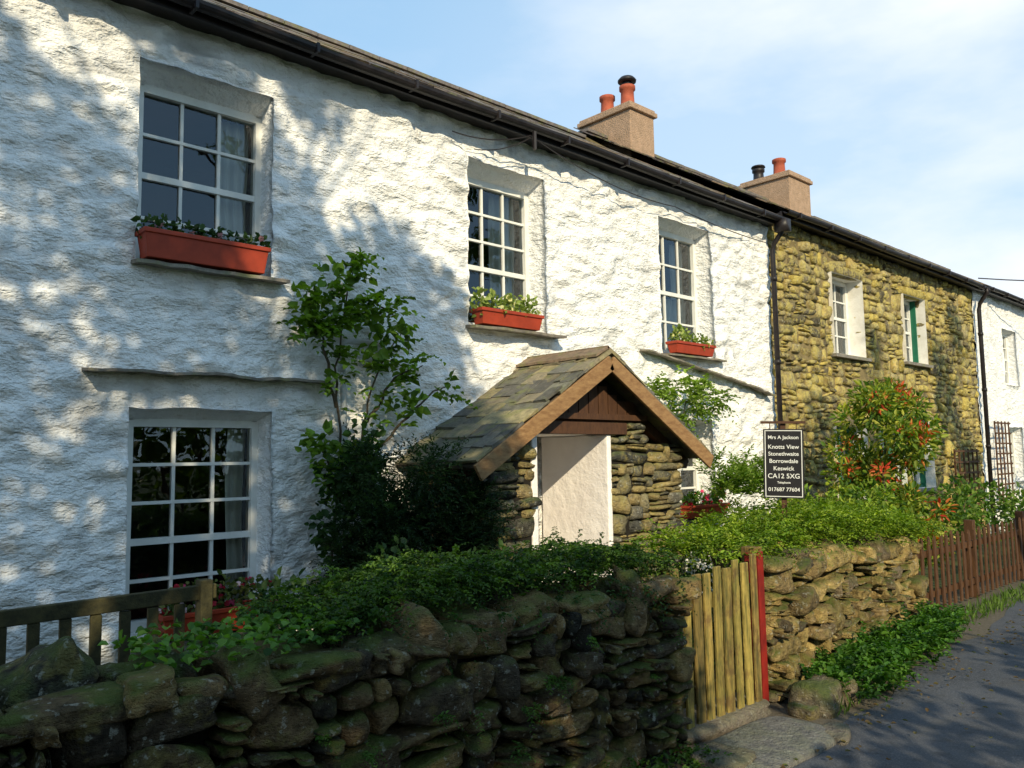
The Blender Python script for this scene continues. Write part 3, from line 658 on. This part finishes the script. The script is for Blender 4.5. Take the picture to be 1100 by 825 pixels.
# ------------------------------------------------------------------ picket fence
fe=empty("picket_fence",(11,3.2,0)); b=MB(); x=8.18
while x<17.5:
    h=.77+random.uniform(-.02,.02); wv=.058; y_=3.2+random.uniform(-.004,.004); t=random.uniform(-.014,.014)
    b.add([(x,y_,.05),(x+wv,y_,.05),(x+wv+t,y_,h-.04),(x+wv/2+t,y_,h),(x+t,y_,h-.04),(x,y_+.016,.05),(x+wv,y_+.016,.05),(x+wv+t,y_+.016,h-.04),(x+wv/2+t,y_+.016,h),(x+t,y_+.016,h-.04)],
       [(0,1,2,3,4),(9,8,7,6,5),(0,5,6,1),(1,6,7,2),(2,7,8,3),(3,8,9,4),(4,9,5,0)]); x+=.16
for z_ in(.2,.6): b.box(8.15,17.5,3.222,3.26,z_-.03,z_+.03)
for xx in np.arange(8.15,17.6,1.8): b.box(xx,xx+.09,3.262,3.35,0,.84)
b.build("pickets",[m_fence],fe)
# ------------------------------------------------------------------ bench
be=empty("garden_bench",(.8,3.9,0)); b=MB()
for xx in(1.50,.62,-.2): b.box(xx,xx+.055,3.70,3.77,0,1.075 if xx>1 else 1.03)
b.beam((-.22,3.735,1.0),(1.58,3.735,1.02),.035,.065); b.beam((-.2,3.735,.60),(1.55,3.735,.60),.03,.06)
for xx in np.arange(-.1,1.45,.115):
    if abs(xx-.65)>.05: b.box(xx,xx+.045,3.722,3.745,.62,.98)
for k in range(4): b.box(-.2,1.56,3.80+k*.11,3.89+k*.11,.42,.445)
for xx in(1.50,-.2): b.box(xx,xx+.06,4.2,4.26,0,.64); b.box(xx-.005,xx+.065,3.78,4.28,.64,.67); b.box(xx+.01,xx+.05,3.77,4.2,.36,.415)
b.build("bench_frame",[m_bench],be,False,.005)
# ------------------------------------------------------------------ sign
sg_=empty("house_sign",(5.97,3.30,1.53)); sg_.rotation_euler=(0,R(1.5),R(-60))
def sadd(mb,name,mats,bv=0):
    o=mb.build(name,mats,None,False,bv); o.parent=sg_; return o
b=MB(); b.box(-.152,.152,-.010,.010,-.272,.272); sadd(b,"board",[m_sign])
b=MB()
b.box(-.140,.140,-.013,-.0102,.256,.262);b.box(-.140,.140,-.013,-.0102,-.262,-.256);b.box(-.140,-.134,-.013,-.0102,-.256,.256);b.box(.134,.140,-.013,-.0102,-.256,.256)
sadd(b,"border",[m_signw])
lines_=[("Mrs A Jackson",.205,.038),("Knotts View",.130,.044),("Stonethwaite",.075,.041),("Borrowdale",.018,.043),("Keswick",-.040,.044),("CA12 5XG",-.100,.050),("Telephone",-.150,.022),("017687 77604",-.205,.039)]
for s,z_,h in lines_:
    cu=bpy.data.curves.new("lettering",'FONT'); cu.body=s; cu.size=h*1.05; cu.align_x='CENTER'; cu.align_y='CENTER'; cu.offset=.0004; cu.extrude=.0006
    o=bpy.data.objects.new("lettering",cu); COL.objects.link(o); cu.materials.append(m_signw); o.parent=sg_; o.location=(0,-.0125,z_); o.rotation_euler=(R(90),0,0)
b=MB(); b.tube([(-.10,0,.27),(-.10,0,.315)],.004,6); b.tube([(.10,0,.27),(.10,0,.315)],.004,6); b.box(-.17,.17,-.010,.010,.315,.335); b.box(-.02,.02,.014,.054,-1.53,.33); sadd(b,"post_and_arm",[m_dtimber])
# ------------------------------------------------------------------ flower troughs
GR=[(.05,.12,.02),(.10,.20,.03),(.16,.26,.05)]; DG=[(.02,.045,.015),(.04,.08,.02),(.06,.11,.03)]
def trough(x0,x1,z,y0,y1,h,pal,flow,nl=260,gh=.14,ls=.045):
    e=empty("flower_trough",((x0+x1)/2,(y0+y1)/2,z)); b=MB(); t=.02
    def ring(x0,x1,y0,y1,z_): return [(x0,y0,z_),(x1,y0,z_),(x1,y1,z_),(x0,y1,z_)]
    R_=[ring(x0+t,x1-t,y0+t,y1-t,z),ring(x0,x1,y0,y1,z+h-.03),ring(x0-.012,x1+.012,y0-.012,y1+.012,z+h-.03),ring(x0-.014,x1+.014,y0-.014,y1+.014,z+h),ring(x0+.01,x1-.01,y0+.01,y1-.01,z+h),ring(x0+.01,x1-.01,y0+.01,y1-.01,z+h-.03)]
    v=sum(R_,[]); fs=[(0,3,2,1)]
    for i in range(5):
        for j in range(4): fs.append((i*4+j,i*4+(j+1)%4,(i+1)*4+(j+1)%4,(i+1)*4+j))
    b.add(v,fs); b.add(ring(x0+.01,x1-.01,y0+.01,y1-.01,z+h-.02),[(0,1,2,3)],1); b.build("trough",[m_trough,m_soil],e,False,.004)
    k=int((x1-x0)/.09); cs=[(x0+(x1-x0)*(i+.5)/k+random.uniform(-.02,.02),(y0+y1)/2+random.uniform(-.03,.02),z+h+gh*random.uniform(.1,.45)) for i in range(k)]
    rs=[(.07,.07,gh*random.uniform(.35,.75)) for _ in cs]
    bush("flower_foliage",cs,rs,nl,ls,ls*.75,pal,e)
    if flow:
        nF=flow[0]; P,_=clumps(nF,cs,rs,.2); P[:,2]=np.maximum(P[:,2],z+h+.02)
        PP=np.repeat(P,5,0); a=np.tile(np.arange(5)*2*np.pi/5,nF); Nn=np.repeat(nrm(rng.normal(0,.4,(nF,3))+np.array([-.4,-.8,.5])),5,0)
        t1=nrm(np.cross(Nn,np.array([0,0,1.])));t2=np.cross(Nn,t1); DD=t1*np.cos(a)[:,None]+t2*np.sin(a)[:,None]
        ci=rng.integers(0,len(flow[1]),nF); C=np.repeat(np.array(flow[1])[ci],5,0)
        leafmesh("flower_petals",PP,DD,Nn,.024,.022,C,e,.05)
    return e
trough(1.76,2.60,2.935,5.33,5.50,.185,DG,(10,[(.5,.25,.25)]),300,.12)
trough(4.60,5.34,2.79,5.33,5.48,.14,[(.14,.20,.04),(.24,.32,.07),(.34,.40,.12)],(26,[(.75,.72,.35),(.6,.6,.3)]),420,.19)
trough(7.46,8.20,2.755,5.34,5.48,.13,[(.14,.20,.04),(.24,.32,.07),(.34,.40,.12)],(16,[(.75,.72,.35)]),360,.16)
trough(1.92,2.68,.495,5.30,5.48,.16,[(.05,.09,.02),(.12,.16,.04),(.2,.2,.06)],(34,[(.5,.03,.05),(.7,.1,.2),(.8,.6,.6)]),420,.22)
trough(7.55,8.30,.915,5.30,5.47,.14,GR,(34,[(.6,.03,.06),(.7,.08,.2)]),320,.18)
# ------------------------------------------------------------------ plants
def stems(name,paths,rad,parent):
    b=MB()
    for q in paths: b.tube(q,[rad*(1-.7*i/(len(q)-1)) for i in range(len(q))],6)
    b.build(name,[m_bark],parent,True)
vi=empty("climbing_rose",(3.2,5.3,0)); paths=[];O=[];Dd=[]
mains=[[(3.10,5.38,0),(3.12,5.36,.8),(3.20,5.36,1.6),(3.16,5.34,2.3),(3.22,5.32,2.8),(3.30,5.28,3.15)],
 [(3.2,5.4,0),(3.42,5.36,1.0),(3.38,5.34,1.8),(3.5,5.32,2.3),(3.72,5.28,2.62)],
 [(3.16,5.35,2.0),(3.02,5.32,2.5),(2.90,5.3,2.80)],[(3.38,5.34,1.5),(3.65,5.3,1.85),(4.0,5.24,2.15),(4.12,5.2,2.2)],
 [(3.2,5.34,1.3),(3.08,5.3,1.6),(2.95,5.28,1.75)],[(3.4,5.3,1.9),(3.62,5.25,2.25),(3.85,5.2,2.35)],[(3.2,5.3,2.6),(3.4,5.24,2.82),(3.6,5.2,2.72)],[(3.0,5.3,2.5),(2.86,5.28,2.62),(2.78,5.26,2.60)]]
for m_ in mains:
    q=[Vector(a) for a in m_]; fine=[]
    for i in range(len(q)-1):
        for k in range(6): fine.append(q[i].lerp(q[i+1],k/6)+Vector((random.uniform(-.02,.02),0,random.uniform(-.01,.01))))
    fine.append(q[-1]); paths.append(fine)
    for a in fine:
        dens=0 if a.z<1.0 else (1 if random.random()<.5 else 0) if a.z<2.2 else 2
        for _ in range(dens):
            O.append(tuple(a+Vector((random.gauss(0,.04),0,random.gauss(0,.04))))); Dd.append((random.uniform(-1,1),random.uniform(-.9,-.1),random.uniform(-.3,.9)))
stems("stems",paths,.014,vi)
sprigs("leaves",np.array(O),np.array(Dd),.24,7,.075,.055,[(.07,.13,.02),(.14,.24,.03),(.20,.32,.05)],vi,.4)
cs=[(2.95,5.3,2.80),(3.10,5.27,2.98),(3.28,5.27,3.08),(3.20,5.26,2.72),(3.42,5.25,2.70),(3.55,5.24,2.55),(3.02,5.28,2.6),(3.12,5.28,1.62),(3.0,5.28,1.72),(3.45,5.26,2.42),(3.75,5.26,2.05)]
bush("leaf_clusters",cs,[(.17,.07,.12)]*len(cs),330,.085,.06,[(.06,.12,.02),(.13,.23,.03),(.22,.34,.05)],vi,.7,.3)
cs=[(2.95+random.uniform(0,.6),5.22,random.uniform(.4,1.8)) for _ in range(20)]
bush("lower_ivy",cs,[(.16,.10,.16)]*20,1300,.06,.05,[(.02,.05,.015),(.04,.09,.02),(.07,.14,.03)],vi,.6,.3)
yw=empty("juniper_shrub",(3.45,4.9,0)); cs=[];rs=[]
for i in range(64):
    a=random.uniform(0,6.28);hh=random.uniform(.15,1.58);rr=.78*(1-.36*hh/1.6)*random.random()**.5
    cs.append((3.52+1.05*rr*math.cos(a),4.72+.6*rr*math.sin(a),hh)); rs.append(.17)
P,d=clumps(4200,cs,rs,.6); sprigs("needles",P,d+np.array([0,-.1,.25]),.2,10,.045,.016,[(.010,.026,.010),(.022,.045,.016),(.045,.08,.02)],yw,.25,.3,.7)
stems("stems",[[(3.42,4.9,0),(3.4,4.88,.7),(3.45,4.85,1.4)],[(3.42,4.9,.1),(3.7,4.8,.6),(3.85,4.8,1.1)],[(3.42,4.9,.1),(3.2,4.9,.6),(3.05,4.85,1.1)]],.03,yw)
# cotoneaster along the near wall top
ct=empty("cotoneaster_hedge",(2.8,3.05,1)); n=1900
X=rng.uniform(1.62,3.86,n); prof=np.interp(X,[1.6,1.9,2.4,2.9,3.4,3.9],[.04,.13,.20,.16,.18,.12])
O=np.stack([X,rng.uniform(2.84,3.5,n),.93+prof*rng.random(n)**.6],1); Dd=rng.normal(0,1,(n,3)); Dd[:,1]-=.3; Dd[:,2]=np.abs(Dd[:,2])*.4
sprigs("foliage",O,Dd,.17,12,.03,.017,[(.015,.04,.010),(.05,.10,.018),(.12,.20,.03)],ct,.45)
n=45; X=rng.uniform(1.9,3.86,n); O=np.stack([X,np.full(n,2.74),.94-rng.exponential(.03,n)],1); Dd=rng.normal(0,.5,(n,3))+[0,-.5,-.1]
sprigs("hanging_sprays",O,Dd,.16,12,.028,.016,[(.02,.05,.012),(.05,.10,.02)],ct,.8)
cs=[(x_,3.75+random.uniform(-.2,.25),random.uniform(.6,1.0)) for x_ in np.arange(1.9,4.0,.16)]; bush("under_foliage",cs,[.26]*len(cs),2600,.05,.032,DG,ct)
sw=empty("trailing_wall_plant",(1.2,3.0,1)); n=480
X=rng.uniform(.98,1.9,n); O=np.stack([X,rng.uniform(2.76,3.25,n),.91+.08*rng.random(n)],1)
leafmesh("foliage",O,rng.normal(0,1,(n,3))*[1,1,.3]+[0,0,.3],rng.normal(0,.35,(n,3))+[0,-.2,1],.04,.034,cols(n,[(.04,.10,.02),(.09,.19,.03),(.15,.27,.05)]),sw)
fr_=empty("wall_fern",(2,2.66,.5)); n=0; O=[];Dd=[]
for _ in range(16):
    c0=(random.uniform(.4,3.7),2.66,random.uniform(.25,.85))
    for k in range(random.randint(3,8)): O.append((c0[0]+random.gauss(0,.015),c0[1],c0[2]+random.gauss(0,.01))); Dd.append((random.uniform(-1,1),-1,random.uniform(-.2,.9)))
sprigs("fronds",np.array(O),np.array(Dd),.10,10,.022,.010,[(.04,.09,.015),(.09,.17,.03)],fr_,.7)
# hedge behind the right wall
hs=empty("cotoneaster_hedge",(6.4,3.5,.9)); n=2700
X=rng.uniform(4.75,8.3,n); prof=np.interp(X,[4.7,5.0,5.5,6.0,6.5,7.0,7.5,8.3],[.10,.20,.24,.34,.36,.30,.26,.12])
O=np.stack([X,2.94+.03*(X-4.75)+rng.uniform(0,.85,n),.84-.02*(X-4.75)+prof*rng.random(n)**.5],1); Dd=rng.normal(0,1,(n,3)); Dd[:,1]-=.4; Dd[:,2]=np.abs(Dd[:,2])*.8
sprigs("foliage",O,Dd,.24,11,.042,.018,[(.07,.13,.015),(.17,.27,.025),(.32,.40,.05)],hs,.4)
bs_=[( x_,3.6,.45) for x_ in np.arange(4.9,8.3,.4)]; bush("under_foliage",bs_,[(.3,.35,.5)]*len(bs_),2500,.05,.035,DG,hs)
tp=empty("flowering_shrub",(7.6,4.6,0)); cs=[(7.45+random.uniform(-.3,.35),4.6+random.uniform(-.25,.25),random.uniform(.5,1.7)) for _ in range(16)]
P,d=clumps(620,cs,[.15]*16,.6); sprigs("foliage",P,d*.6+np.array([0,-.2,.7]),.22,9,.06,.026,[(.09,.16,.02),(.18,.28,.04),(.28,.38,.08)],tp,.3)
cl=empty("climbing_plant",(7.6,5.3,0)); cs=[(7.0,5.25,2.25),(7.3,5.2,2.38),(7.55,5.2,2.26),(7.8,5.25,2.36),(8.05,5.25,2.26),(7.2,5.25,2.0),(7.6,5.25,2.12)]
P,d=clumps(150,cs,[.11]*7,.6); sprigs("foliage",P,d+np.array([.2,-.3,.2]),.2,8,.07,.045,[(.10,.17,.02),(.18,.28,.04),(.28,.38,.08)],cl,.3)
stems("stems",[[(7.0,5.35,0),(7.05,5.3,1),(7.1,5.3,1.8),(7.3,5.25,2.4)],[(7.0,5.35,0),(7.15,5.3,1.2),(7.5,5.28,2.2),(8.1,5.25,2.35)]],.014,cl)
pi_=empty("pieris_shrub",(9.9,4.2,0)); cs=[];rs=[]
for i in range(44):
    hh=random.uniform(.4,2.25); rr=.74*(1-.42*max(hh-.9,0)/1.5); a=random.uniform(0,6.28); q=random.random()**.5
    cs.append((9.8+rr*q*math.cos(a),4.1+rr*q*.8*math.sin(a),hh)); rs.append(random.uniform(.13,.24))
bush("foliage",cs,rs,7000,.085,.035,[(.05,.11,.02),(.16,.24,.03),(.38,.38,.06)],pi_,.4)
k=[c for c in cs if random.random()<.5]; bush("red_shoots",[(c[0]-.05,c[1]-.08,c[2]+.1) for c in k],[.11]*len(k),900,.08,.028,[(.55,.05,.03),(.6,.13,.05),(.6,.28,.08)],pi_,.4)
stems("stems",[[(9.8,4.1,0),(9.75,4.1,.8),(9.8,4.1,1.9)],[(9.8,4.1,.1),(10.1,4.1,.8),(10.2,4.1,1.4)],[(9.8,4.1,.1),(9.5,4.0,.8),(9.45,4,1.4)]],.04,pi_)
sh=empty("garden_shrub",(8.8,4.1,0)); cs=[(8.3+random.uniform(-.3,1.0),4.0+random.uniform(-.4,.4),random.uniform(.4,1.2)) for _ in range(20)]
bush("foliage",cs,[.22]*20,3600,.07,.032,[(.06,.12,.02),(.16,.26,.03),(.30,.36,.05)],sh)
sh=empty("garden_shrub",(16,4.2,0)); cs=[(x_+random.uniform(-.3,.3),4.3+random.uniform(-.4,.4),random.uniform(.3,1.0)) for x_ in np.arange(10.8,22,.45)]
cs+=[(20+random.uniform(-1,1.5),4.2+random.uniform(-.4,.4),random.uniform(.5,1.9)) for _ in range(22)]
bush("foliage",cs,[.34]*len(cs),8000,.09,.045,[(.05,.11,.02),(.11,.20,.03),(.20,.28,.05)],sh)
ne=empty("nettle_patch",(6.3,2.8,0)); n=620
X=5.1+2.7*rng.random(n)**.9; O=np.stack([X,2.60+.09*(X-5)+rng.uniform(-.20,.18,n)*np.interp(X,[5,5.6,8],[.6,1.3,.7]),rng.uniform(0,.16,n)],1); Dd=rng.normal(0,.5,(n,3))+[0,-.3,1]
sprigs("foliage",O,Dd,.24,9,.06,.035,[(.03,.08,.012),(.06,.15,.02),(.11,.22,.03)],ne,.35)
we=empty("verge_weeds",(3.4,2.6,0)); n=300
X=rng.uniform(2.2,3.75,n); O=np.stack([X,2.62+rng.uniform(-.16,.08,n),rng.uniform(0,.05,n)],1)
sprigs("foliage",O,rng.normal(0,.6,(n,3))+[0,-.3,.8],.13,7,.035,.02,[(.04,.09,.015),(.08,.15,.02)],we,.35)
gf=empty("grass_tufts",(12,2.95,0)); n=2200
X=rng.uniform(4.9,18,n); O=np.stack([X,np.interp(X,[4.9,7.4,18],[2.52,2.9,2.95])+rng.uniform(-.12,.16,n),np.zeros(n)],1)
leafmesh("blades",O,rng.normal(0,.4,(n,3))+[0,0,1],rng.normal(0,1,(n,3)),rng.uniform(.05,.15,n),.012,cols(n,[(.06,.12,.02),(.14,.22,.04)]),gf)
lf=empty("fallen_leaves",(8,2,0)); n=420
X=rng.uniform(3.6,16,n); O=np.stack([X,np.interp(X,[3.6,10,16],[2.25,2.7,2.75])-rng.exponential(.28,n),np.full(n,.03)],1)
leafmesh("litter",O,rng.normal(0,1,(n,3))*[1,1,.1],rng.normal(0,.2,(n,3))+[0,0,1],.035,.022,cols(n,[(.12,.07,.03),(.2,.13,.05),(.10,.12,.03)]),lf)
ro=[((5.02,2.60,.07),Vector((.15,0,.02)),Vector((0,.12,0)),Vector((0,0,.10)),(.20,.17,.13)),((5.28,2.56,.05),Vector((.11,.03,0)),Vector((0,.10,0)),Vector((0,0,.09)),(.24,.20,.15)),((4.82,2.58,.03),Vector((.08,0,0)),Vector((0,.07,0)),Vector((0,0,.05)),(.18,.15,.11))]
for i in range(3):
    e=empty("rock",ro[i][0]); stones("boulder",[ro[i]],6,m_gstone,e,.3,.35)
m_step=stone_mat("worn_flagstone",(.20,.19,.12),(.08,.11,.03),.3,.25,1,(.6,.6,.6))
fl=[((4.15,2.46,.0),Vector((.50,.02,0)),Vector((0,.25,0)),Vector((0,0,.05)),(.17,.165,.16))]
e=empty("stone_step",(4.2,2.5,0)); o=stones("flag",fl,6,m_step,e,.05,.14)
fl=[((4.32,2.93,.02),Vector((.48,0,0)),Vector((0,.18,0)),Vector((0,0,.05)),(.20,.17,.14)),((3.75,2.5,.01),Vector((.16,.02,0)),Vector((0,.15,0)),Vector((0,0,.06)),(.15,.13,.10)),((4.6,2.3,.0),Vector((.13,.04,0)),Vector((0,.09,0)),Vector((0,0,.04)),(.16,.14,.12))]; stones("threshold",fl,6,m_step,e,.12,.14)
# ------------------------------------------------------------------ trees behind the viewer
def tree(name,base,targets,rads,n,ls,pal,tr=.22):
    e=empty(name,base); b=MB(); B=Vector(base); top=Vector(np.mean(targets,axis=0)); fork=B.lerp(top,.45); fork.x=B.x*.6+top.x*.4
    b.tube([B,B.lerp(fork,.3)+Vector((.1,0,0)),B.lerp(fork,.7)+Vector((-.08,.05,0)),fork],[tr*1.4,tr,tr*.85,tr*.7],12)
    for t in targets:
        t=Vector(t); m1=fork.lerp(t,.5)+Vector((random.uniform(-.3,.3),random.uniform(-.3,.3),random.uniform(-.1,.4)))
        b.tube([fork,m1,t],[tr*.4,tr*.2,.02],7)
        for _ in range(3):
            q=t+Vector((random.gauss(0,.5),random.gauss(0,.4),random.gauss(0,.4))); b.tube([m1.lerp(t,.6),q],[.03,.008],5)
    b.build("trunk_and_limbs",[m_bark],e,True)
    bush("crown",targets,rads,n,ls,ls*.62,pal,e,.5,.3); return e
TG=[(.04,.08,.015),(.07,.13,.02),(.11,.17,.03)]
tg=[];rr=[]
def sh_pt(x,y,z,yt):
    t=(y-yt)/(-SY*math.cos(EL)) ; return (x+t*L.x,yt,z+t*L.z)
for (x,z,rd_) in [(-.3,4.4,.5),(.6,4.2,.45),(1.2,3.6,.55),(.3,3.0,.75),(1.9,2.7,.7),(2.4,3.7,.62),(2.1,4.4,.45),(.9,2.0,.65),(2.8,2.1,.6),(3.4,2.7,.5),(4.1,2.3,.55),(3.75,3.2,.42),(4.15,2.9,.38),(3.1,1.2,.7),(1.9,1.3,.6),(4.3,1.6,.45),(1.0,.9,.7),(2.3,.5,.6),(3.7,.6,.6),(4.3,.5,.45),(-.6,1.6,.9),(-1,3.2,.9),(3.1,4.35,.28),(4.4,1.0,.4),(3.0,3.2,.35)]:
    q=sh_pt(x,5.5,z,-1.9+random.uniform(-.6,.6)); tg.append(q); rr.append((rd_*.95,rd_*.75,rd_*.85))
tree("ash_tree",(-4.6,-3.0,0),tg,rr,15500,.125,TG)
tg=[];rr=[]
for (x,z) in [(.3,.9),(.9,.7),(1.5,.95),(2.1,.8),(2.7,1.0),(3.2,.7),(3.5,.3),(1.2,.3),(2.4,.3),(.2,.2)]:
    q=sh_pt(x,2.8,z,-2.8+random.uniform(-.5,.5)); tg.append(q); rr.append((.52,.5,.42))
tree("hawthorn_tree",(-2.6,-3.6,0),tg,rr,7500,.10,TG,.13)
tg=[];rr=[]
for (x,z,rd_) in [(12.9,3.3,.3),(15.6,3.2,.4),(15.9,2.3,.5),(16.5,3.9,.4),(11.0,2.0,.35),(12.9,1.5,.45),(14.6,1.2,.6),(16.8,1.4,.6)]:
    q=sh_pt(x,5.5,z,-2.6+random.uniform(-.5,.5)); tg.append(q); rr.append(rd_)
tree("ash_tree",(7.0,-4.2,0),tg,rr,2600,.12,TG)
he=empty("hedgerow",(6,-3.2,0)); cs=[];rs=[]
for x_ in np.arange(-7,16,.6):
    for z_ in np.arange(.4,3.2,.65): cs.append((x_+random.uniform(-.25,.25),-3.2+random.uniform(-.3,.3),z_+random.uniform(-.2,.2))); rs.append(random.uniform(.38,.6))
bush("foliage",cs,rs,15000,.17,.11,TG,he)
b=MB()
for x_ in np.arange(-7,16,1.1): b.tube([(x_,-3.2,0),(x_+.1,-3.2,1.2),(x_-.1,-3.2,2.6)],[.06,.045,.02],6)
b.build("stems",[m_bark],he)
